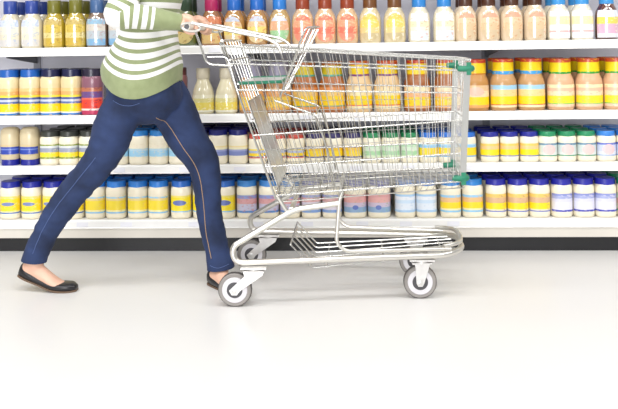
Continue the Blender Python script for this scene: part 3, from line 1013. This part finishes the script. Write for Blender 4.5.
for s in (-1, 1):
    rings = []
    e_ = MB()
    e_.lathe([(.0012, -.0115), (.007, -.009), (.0112, -.003), (.0112, .003), (.007, .009), (.0012, .0115)], 14)
    eo = e_.build('eye', mat('eye_white', 'efece6', .2, vary=.03), person)
    eo.location = (-.676, 3.31 + s * .029, 1.578)
    ir = MB()
    ir.lathe([(.0008, .0122), (.0045, .0112), (.005, .010)], 12)
    io = ir.build('iris', mat('brown_iris', '3a2a1c', .2), eo)
    io.rotation_euler = (0, PI / 2, 0)
    MB().tube([(-.668, 3.31 + s * .014, 1.597), (-.663, 3.31 + s * .03, 1.601), (-.674, 3.31 + s * .045, 1.597)], .0035, 6).build('eyebrow', mat('brown_hair', ''), person)


# jeans ------------------------------------------------------------------
def denim():
    mt, nt, b = pbsdf('dark_blue_denim')
    N, L = nt.nodes, nt.links
    tc = N.new('ShaderNodeTexCoord')
    nz = N.new('ShaderNodeTexNoise')
    nz.inputs['Scale'].default_value = 9
    nz.inputs['Detail'].default_value = 6
    L.new(tc.outputs['Object'], nz.inputs['Vector'])
    rp = N.new('ShaderNodeValToRGB')
    rp.color_ramp.elements[0].position = .3
    rp.color_ramp.elements[0].color = lin('17233f')
    rp.color_ramp.elements[1].position = .75
    rp.color_ramp.elements[1].color = lin('2c3e69')
    L.new(nz.outputs['Fac'], rp.inputs['Fac'])
    L.new(rp.outputs['Color'], b.inputs['Base Color'])
    b.inputs['Roughness'].default_value = .85
    wv = N.new('ShaderNodeTexNoise')
    wv.inputs['Scale'].default_value = 500
    L.new(tc.outputs['Object'], wv.inputs['Vector'])
    bp = N.new('ShaderNodeBump')
    bp.inputs['Strength'].default_value = .25
    bp.inputs['Distance'].default_value = .001
    L.new(wv.outputs['Fac'], bp.inputs['Height'])
    L.new(bp.outputs['Normal'], b.inputs['Normal'])
    return mt


M_denim = denim()
M_stitch = mat('tan_stitching', 'a98a66', .7, vary=.1)
M_fade = mat('faded_seam', '4c5f8e', .8, vary=.1)
jn = MB()
ringed(jn, [(-.862, 3.31, .665, .055, .06), (-.862, 3.31, .70, .10, .11), (-.865, 3.31, .76, .148, .166), (-.870, 3.31, .84, .146, .168), (-.860, 3.31, .93, .120, .152), (-.852, 3.31, .97, .105, .14)])
for s in (-1, 1):
    limb(jn, [(x, y, z, r, r) for x, y, z, r in LEGS[s]], n=20)
jme = remeshed('jeans', jn, .0075, 5)
# cloth folds: across the knees, behind the thighs and above the hems
bmh = bmesh.new()
bmh.from_mesh(jme)
for sel, co, no in ((lambda v: v.co.x < -1.2 and v.co.z < .25, (-1.32, 3.25, .118), (-.12, 0, -1)), (lambda v: -.75 < v.co.x < -.4 and v.co.z < .25, (-.565, 3.32, .070), (.10, 0, -1))):
    vv = [v for v in bmh.verts if sel(v)]
    ee = {e for v in vv for e in v.link_edges}
    ff = {f for v in vv for f in v.link_faces}
    bmesh.ops.bisect_plane(bmh, geom=vv + list(ee) + list(ff), plane_co=co, plane_no=no, clear_outer=True)
bmesh.ops.delete(bmh, geom=[v for v in bmh.verts if not v.link_faces], context='VERTS')
bmh.to_mesh(jme)
bmh.free()
nrm = [v.normal.copy() for v in jme.vertices]
for v, nn in zip(jme.vertices, nrm):
    p = v.co
    f = noise.noise(Vector((p.x * 9, p.y * 9, p.z * 26 + p.x * 12))) * .0045
    f += noise.noise(Vector((p.x * 22 + 5, p.y * 20, p.z * 55 + p.x * 30))) * .0022
    f += noise.noise(p * 5) * .004
    v.co = p + nn * f
jeans = obj('jeans', jme, M_denim, person)
jme.update()
bv = BVHTree.FromPolygons([v.co.copy() for v in jme.vertices], [tuple(p.vertices) for p in jme.polygons])


def seam(name, pts, material, r=.0016, lift=.0006):
    """stitching laid on the cloth: drop each point onto the near side of the surface"""
    out = []
    for x, z in pts:
        hit = bv.ray_cast(Vector((x, 2.6, z)), Vector((0, 1, 0)))
        if hit[0] is not None:
            out.append(hit[0] + hit[1] * lift)
    if len(out) > 2:
        MB().tube(out, r, 5).build(name, material, jeans)


def poly(keys, n=10):
    return [k[:2] for k in catmull([tuple(k) for k in keys], n)]


seam('inseam_stitching', poly([(-.800, .700), (-.765, .655), (-.715, .575), (-.665, .50), (-.640, .43), (-.628, .33), (-.618, .22), (-.595, .12)]), M_stitch)
seam('outer_seam', poly([(-1.03, .55), (-1.125, .44), (-1.20, .35), (-1.262, .255), (-1.305, .16)]), M_fade, .0016)
seam('pocket_stitching', poly([(-.955, .775), (-.92, .758), (-.88, .755), (-.845, .765)]), M_fade, .0013)
seam('hem_stitching', poly([(-.600, .092), (-.565, .085), (-.525, .096)]), M_fade, .0013)

# shoes: black ballet flats -----------------------------------------------
M_shoe = mat('black_leather', '17161a', .35, coat=.2, vary=.1)
M_sole = mat('tan_sole', '6a5442', .6, vary=.1)


def flat_shoe(pts, side):
    """pts along the foot (x, y, sole z, half width, side height); the top stays open behind the toe cap"""
    outer = []
    K_ = catmull(pts, 4)
    n = 18
    for i, (x, y, z, w, h) in enumerate(K_):
        a = K_[max(i - 1, 0)]
        b = K_[min(i + 1, len(K_) - 1)]
        t = Vector((b[0] - a[0], b[1] - a[1], b[2] - a[2])).normalized()
        nup = t.cross(side).normalized()
        c = Vector((x, y, z))
        ring = []
        for j in range(n):
            an = 2 * PI * j / n
            cy = math.copysign(abs(math.cos(an)) ** .7, math.cos(an))
            cz = math.sin(an)
            ring.append(c + side * (w * cy) + nup * (h * (.5 + .5 * math.copysign(abs(cz) ** .7, cz))))
        outer.append(ring)
    return MB().rings(outer), K_


def shoe(pts, parent, side):
    mb_, K_ = flat_shoe(pts, side)
    o = mb_.build('shoe', M_shoe, parent, angle=60)
    rings = []
    for i, (x, y, z, w, h) in enumerate(K_):
        a = K_[max(i - 1, 0)]
        b = K_[min(i + 1, len(K_) - 1)]
        t = Vector((b[0] - a[0], b[1] - a[1], b[2] - a[2])).normalized()
        nup = t.cross(side).normalized()
        c = Vector((x, y, z))
        w2 = w * .94
        rings.append([c - side * w2 - nup * .004, c + side * w2 - nup * .004, c + side * w2 + nup * .003, c - side * w2 + nup * .003])
    MB().rings(rings).build('sole', M_sole, o, smooth=False)
    return o


shoe([(-1.383, 3.251, .064, .020, .046), (-1.372, 3.251, .060, .029, .047), (-1.345, 3.25, .048, .034, .036), (-1.295, 3.248, .030, .036, .026), (-1.240, 3.245, .010, .042, .026),
      (-1.195, 3.242, .005, .043, .030), (-1.160, 3.239, .0045, .034, .030), (-1.138, 3.237, .006, .016, .020)], person, FSIDE[-1])
shoe([turned(k) for k in [(-.622, 3.320, .006, .016, .048), (-.612, 3.319, .005, .030, .056), (-.575, 3.316, .005, .035, .038), (-.515, 3.310, .005, .037, .026), (-.460, 3.305, .005, .043, .028),
      (-.415, 3.301, .005, .043, .032), (-.380, 3.298, .005, .034, .030), (-.360, 3.296, .006, .016, .020)]], person, FSIDE[1])


# sweater ------------------------------------------------------------------
def knit(name, stripes):
    mt, nt, b = pbsdf(name)
    N, L = nt.nodes, nt.links
    tc = N.new('ShaderNodeTexCoord')
    nz = N.new('ShaderNodeTexNoise')
    nz.inputs['Scale'].default_value = 30
    L.new(tc.outputs['Object'], nz.inputs['Vector'])
    g = N.new('ShaderNodeValToRGB')
    g.color_ramp.elements[0].color = lin('808a60')
    g.color_ramp.elements[1].color = lin('99a27a')
    L.new(nz.outputs['Fac'], g.inputs['Fac'])
    out = g.outputs['Color']
    if stripes:
        at = N.new('ShaderNodeAttribute')
        at.attribute_name = 'stripe'
        fr = N.new('ShaderNodeMath')
        fr.operation = 'FRACT'
        L.new(at.outputs['Fac'], fr.inputs[0])
        r = N.new('ShaderNodeValToRGB')
        r.color_ramp.interpolation = 'CONSTANT'
        r.color_ramp.elements[0].color = (0, 0, 0, 1)
        r.color_ramp.elements[1].color = (1, 1, 1, 1)
        r.color_ramp.elements[1].position = .40
        L.new(fr.outputs[0], r.inputs['Fac'])
        mx = N.new('ShaderNodeMix')
        mx.data_type = 'RGBA'
        L.new(r.outputs['Color'], mx.inputs[0])
        L.new(out, mx.inputs[6])
        mx.inputs[7].default_value = lin('ecebea')
        out = mx.outputs[2]
    L.new(out, b.inputs['Base Color'])
    b.inputs['Roughness'].default_value = .9
    b.inputs['Sheen Weight'].default_value = .15
    wv = N.new('ShaderNodeTexNoise')
    wv.inputs['Scale'].default_value = 350
    L.new(tc.outputs['Object'], wv.inputs['Vector'])
    bp = N.new('ShaderNodeBump')
    bp.inputs['Strength'].default_value = .3
    bp.inputs['Distance'].default_value = .0015
    L.new(wv.outputs['Fac'], bp.inputs['Height'])
    L.new(bp.outputs['Normal'], b.inputs['Normal'])
    return mt


M_knit = knit('striped_sage_knit', True)
M_sage = knit('sage_rib_knit', False)


def cloth(name, rings, svals, material, parent, fold=.004, cap=True):
    mb_ = MB().rings(rings, cap)
    n = len(rings[0])
    me = mb_.mesh(name, material, True, 70)
    nn = [v.normal.copy() for v in me.vertices]
    for v, q in zip(me.vertices, nn):
        p = v.co
        f = noise.noise(Vector((p.x * 10, p.y * 10, p.z * 14))) * fold + noise.noise(p * 32) * fold * .4
        v.co = p + q * f
    at = me.attributes.new('stripe', 'FLOAT', 'POINT')
    at.data.foreach_set('value', [s for s in svals for _ in range(n)])
    return obj(name, me, material, parent)


PER = .0385
TOR = [(-.876, 3.31, .800, .160, .188), (-.875, 3.31, .835, .161, .190), (-.870, 3.31, .88, .157, .186), (-.858, 3.31, .95, .138, .174), (-.847, 3.31, 1.03, .117, .162), (-.838, 3.31, 1.12, .115, .165),
       (-.826, 3.31, 1.22, .130, .176), (-.812, 3.31, 1.30, .122, .184), (-.800, 3.31, 1.355, .098, .155), (-.788, 3.31, 1.395, .068, .082), (-.778, 3.31, 1.42, .058, .060)]


def hem_dz(a, z):
    k = max(0.0, min(1.0, (1.14 - z) / .34))
    k = k * k * (3 - 2 * k)
    c = math.cos(a)
    return k * (-.018 * math.sin(a) ** 2 + (.072 if c < 0 else .046) * c * c - .010 * c * (1 - c * c))


TK = catmull(TOR, 8)
n = 48


def tor_ring(k, grow=0.0):
    cx, cy, z, rx, ry = k
    return [Vector((cx + (rx + grow) * math.cos(2 * PI * j / n), cy + (ry + grow) * math.sin(2 * PI * j / n), z + hem_dz(2 * PI * j / n, z))) for j in range(n)]


iz = [i for i, k in enumerate(TK) if k[2] >= .868][0]
sw = cloth('sweater', [tor_ring(k) for k in TK[iz - 1:]], [(k[2] - .868) / PER + .4 for k in TK[iz - 1:]], M_knit, person, .004)
hb = cloth('hem_band', [tor_ring(k, .001) for k in TK[:iz + 1]], [0] * (iz + 1), M_sage, sw, .004)
cl = [(-.775, 3.31, 1.405, .060, .062), (-.770, 3.31, 1.425, .058, .060), (-.768, 3.31, 1.435, .056, .058)]
cloth('collar', [tor_ring(k, .004) for k in cl], [0] * 3, M_sage, sw, .001)

for s in (-1, 1):
    sh, el, wr = ARM[s]
    keys = [tuple(sh + Vector((.02, -s * .03, .01))) + (.066, .066), tuple(sh.lerp(el, .2)) + (.064, .062), tuple(sh.lerp(el, .55)) + (.057, .055), tuple(sh.lerp(el, .85)) + (.053, .050),
            tuple(el + Vector((-.006, 0, -.004))) + (.051, .048), tuple(el.lerp(wr, .18)) + (.050, .047), tuple(el.lerp(wr, .45)) + (.047, .044), tuple(el.lerp(wr, .68)) + (.041, .040), tuple(el.lerp(wr, 1.03)) + (.032, .033)]
    K_ = catmull(keys, 7)
    P = [Vector(k[:3]) for k in K_]
    S0 = Vector((0, 1, 0))
    rings, sv, d = [], [], 0
    for i, k in enumerate(K_):
        t = (P[min(i + 1, len(P) - 1)] - P[max(i - 1, 0)]).normalized()
        q = (S0 - t * S0.dot(t)).normalized()
        w_ = t.cross(q)
        if i:
            d += (P[i] - P[i - 1]).length
        rings.append([P[i] + w_ * (k[3] * math.cos(2 * PI * j / 24)) + q * (k[4] * math.sin(2 * PI * j / 24)) for j in range(24)])
        sv.append(d / .034)
    cut = [i for i, p in enumerate(P) if i > 28 and (p - wr).length < .100][0]
    sl = cloth('sleeve', rings[:cut + 1], sv[:cut + 1], M_knit, sw, .004)
    cloth('cuff', [[c + (p - c) * 1.03 for p in r] for r, c in zip(rings[cut:], P[cut:])], [0] * (len(rings) - cut), M_sage, sl, .0015)
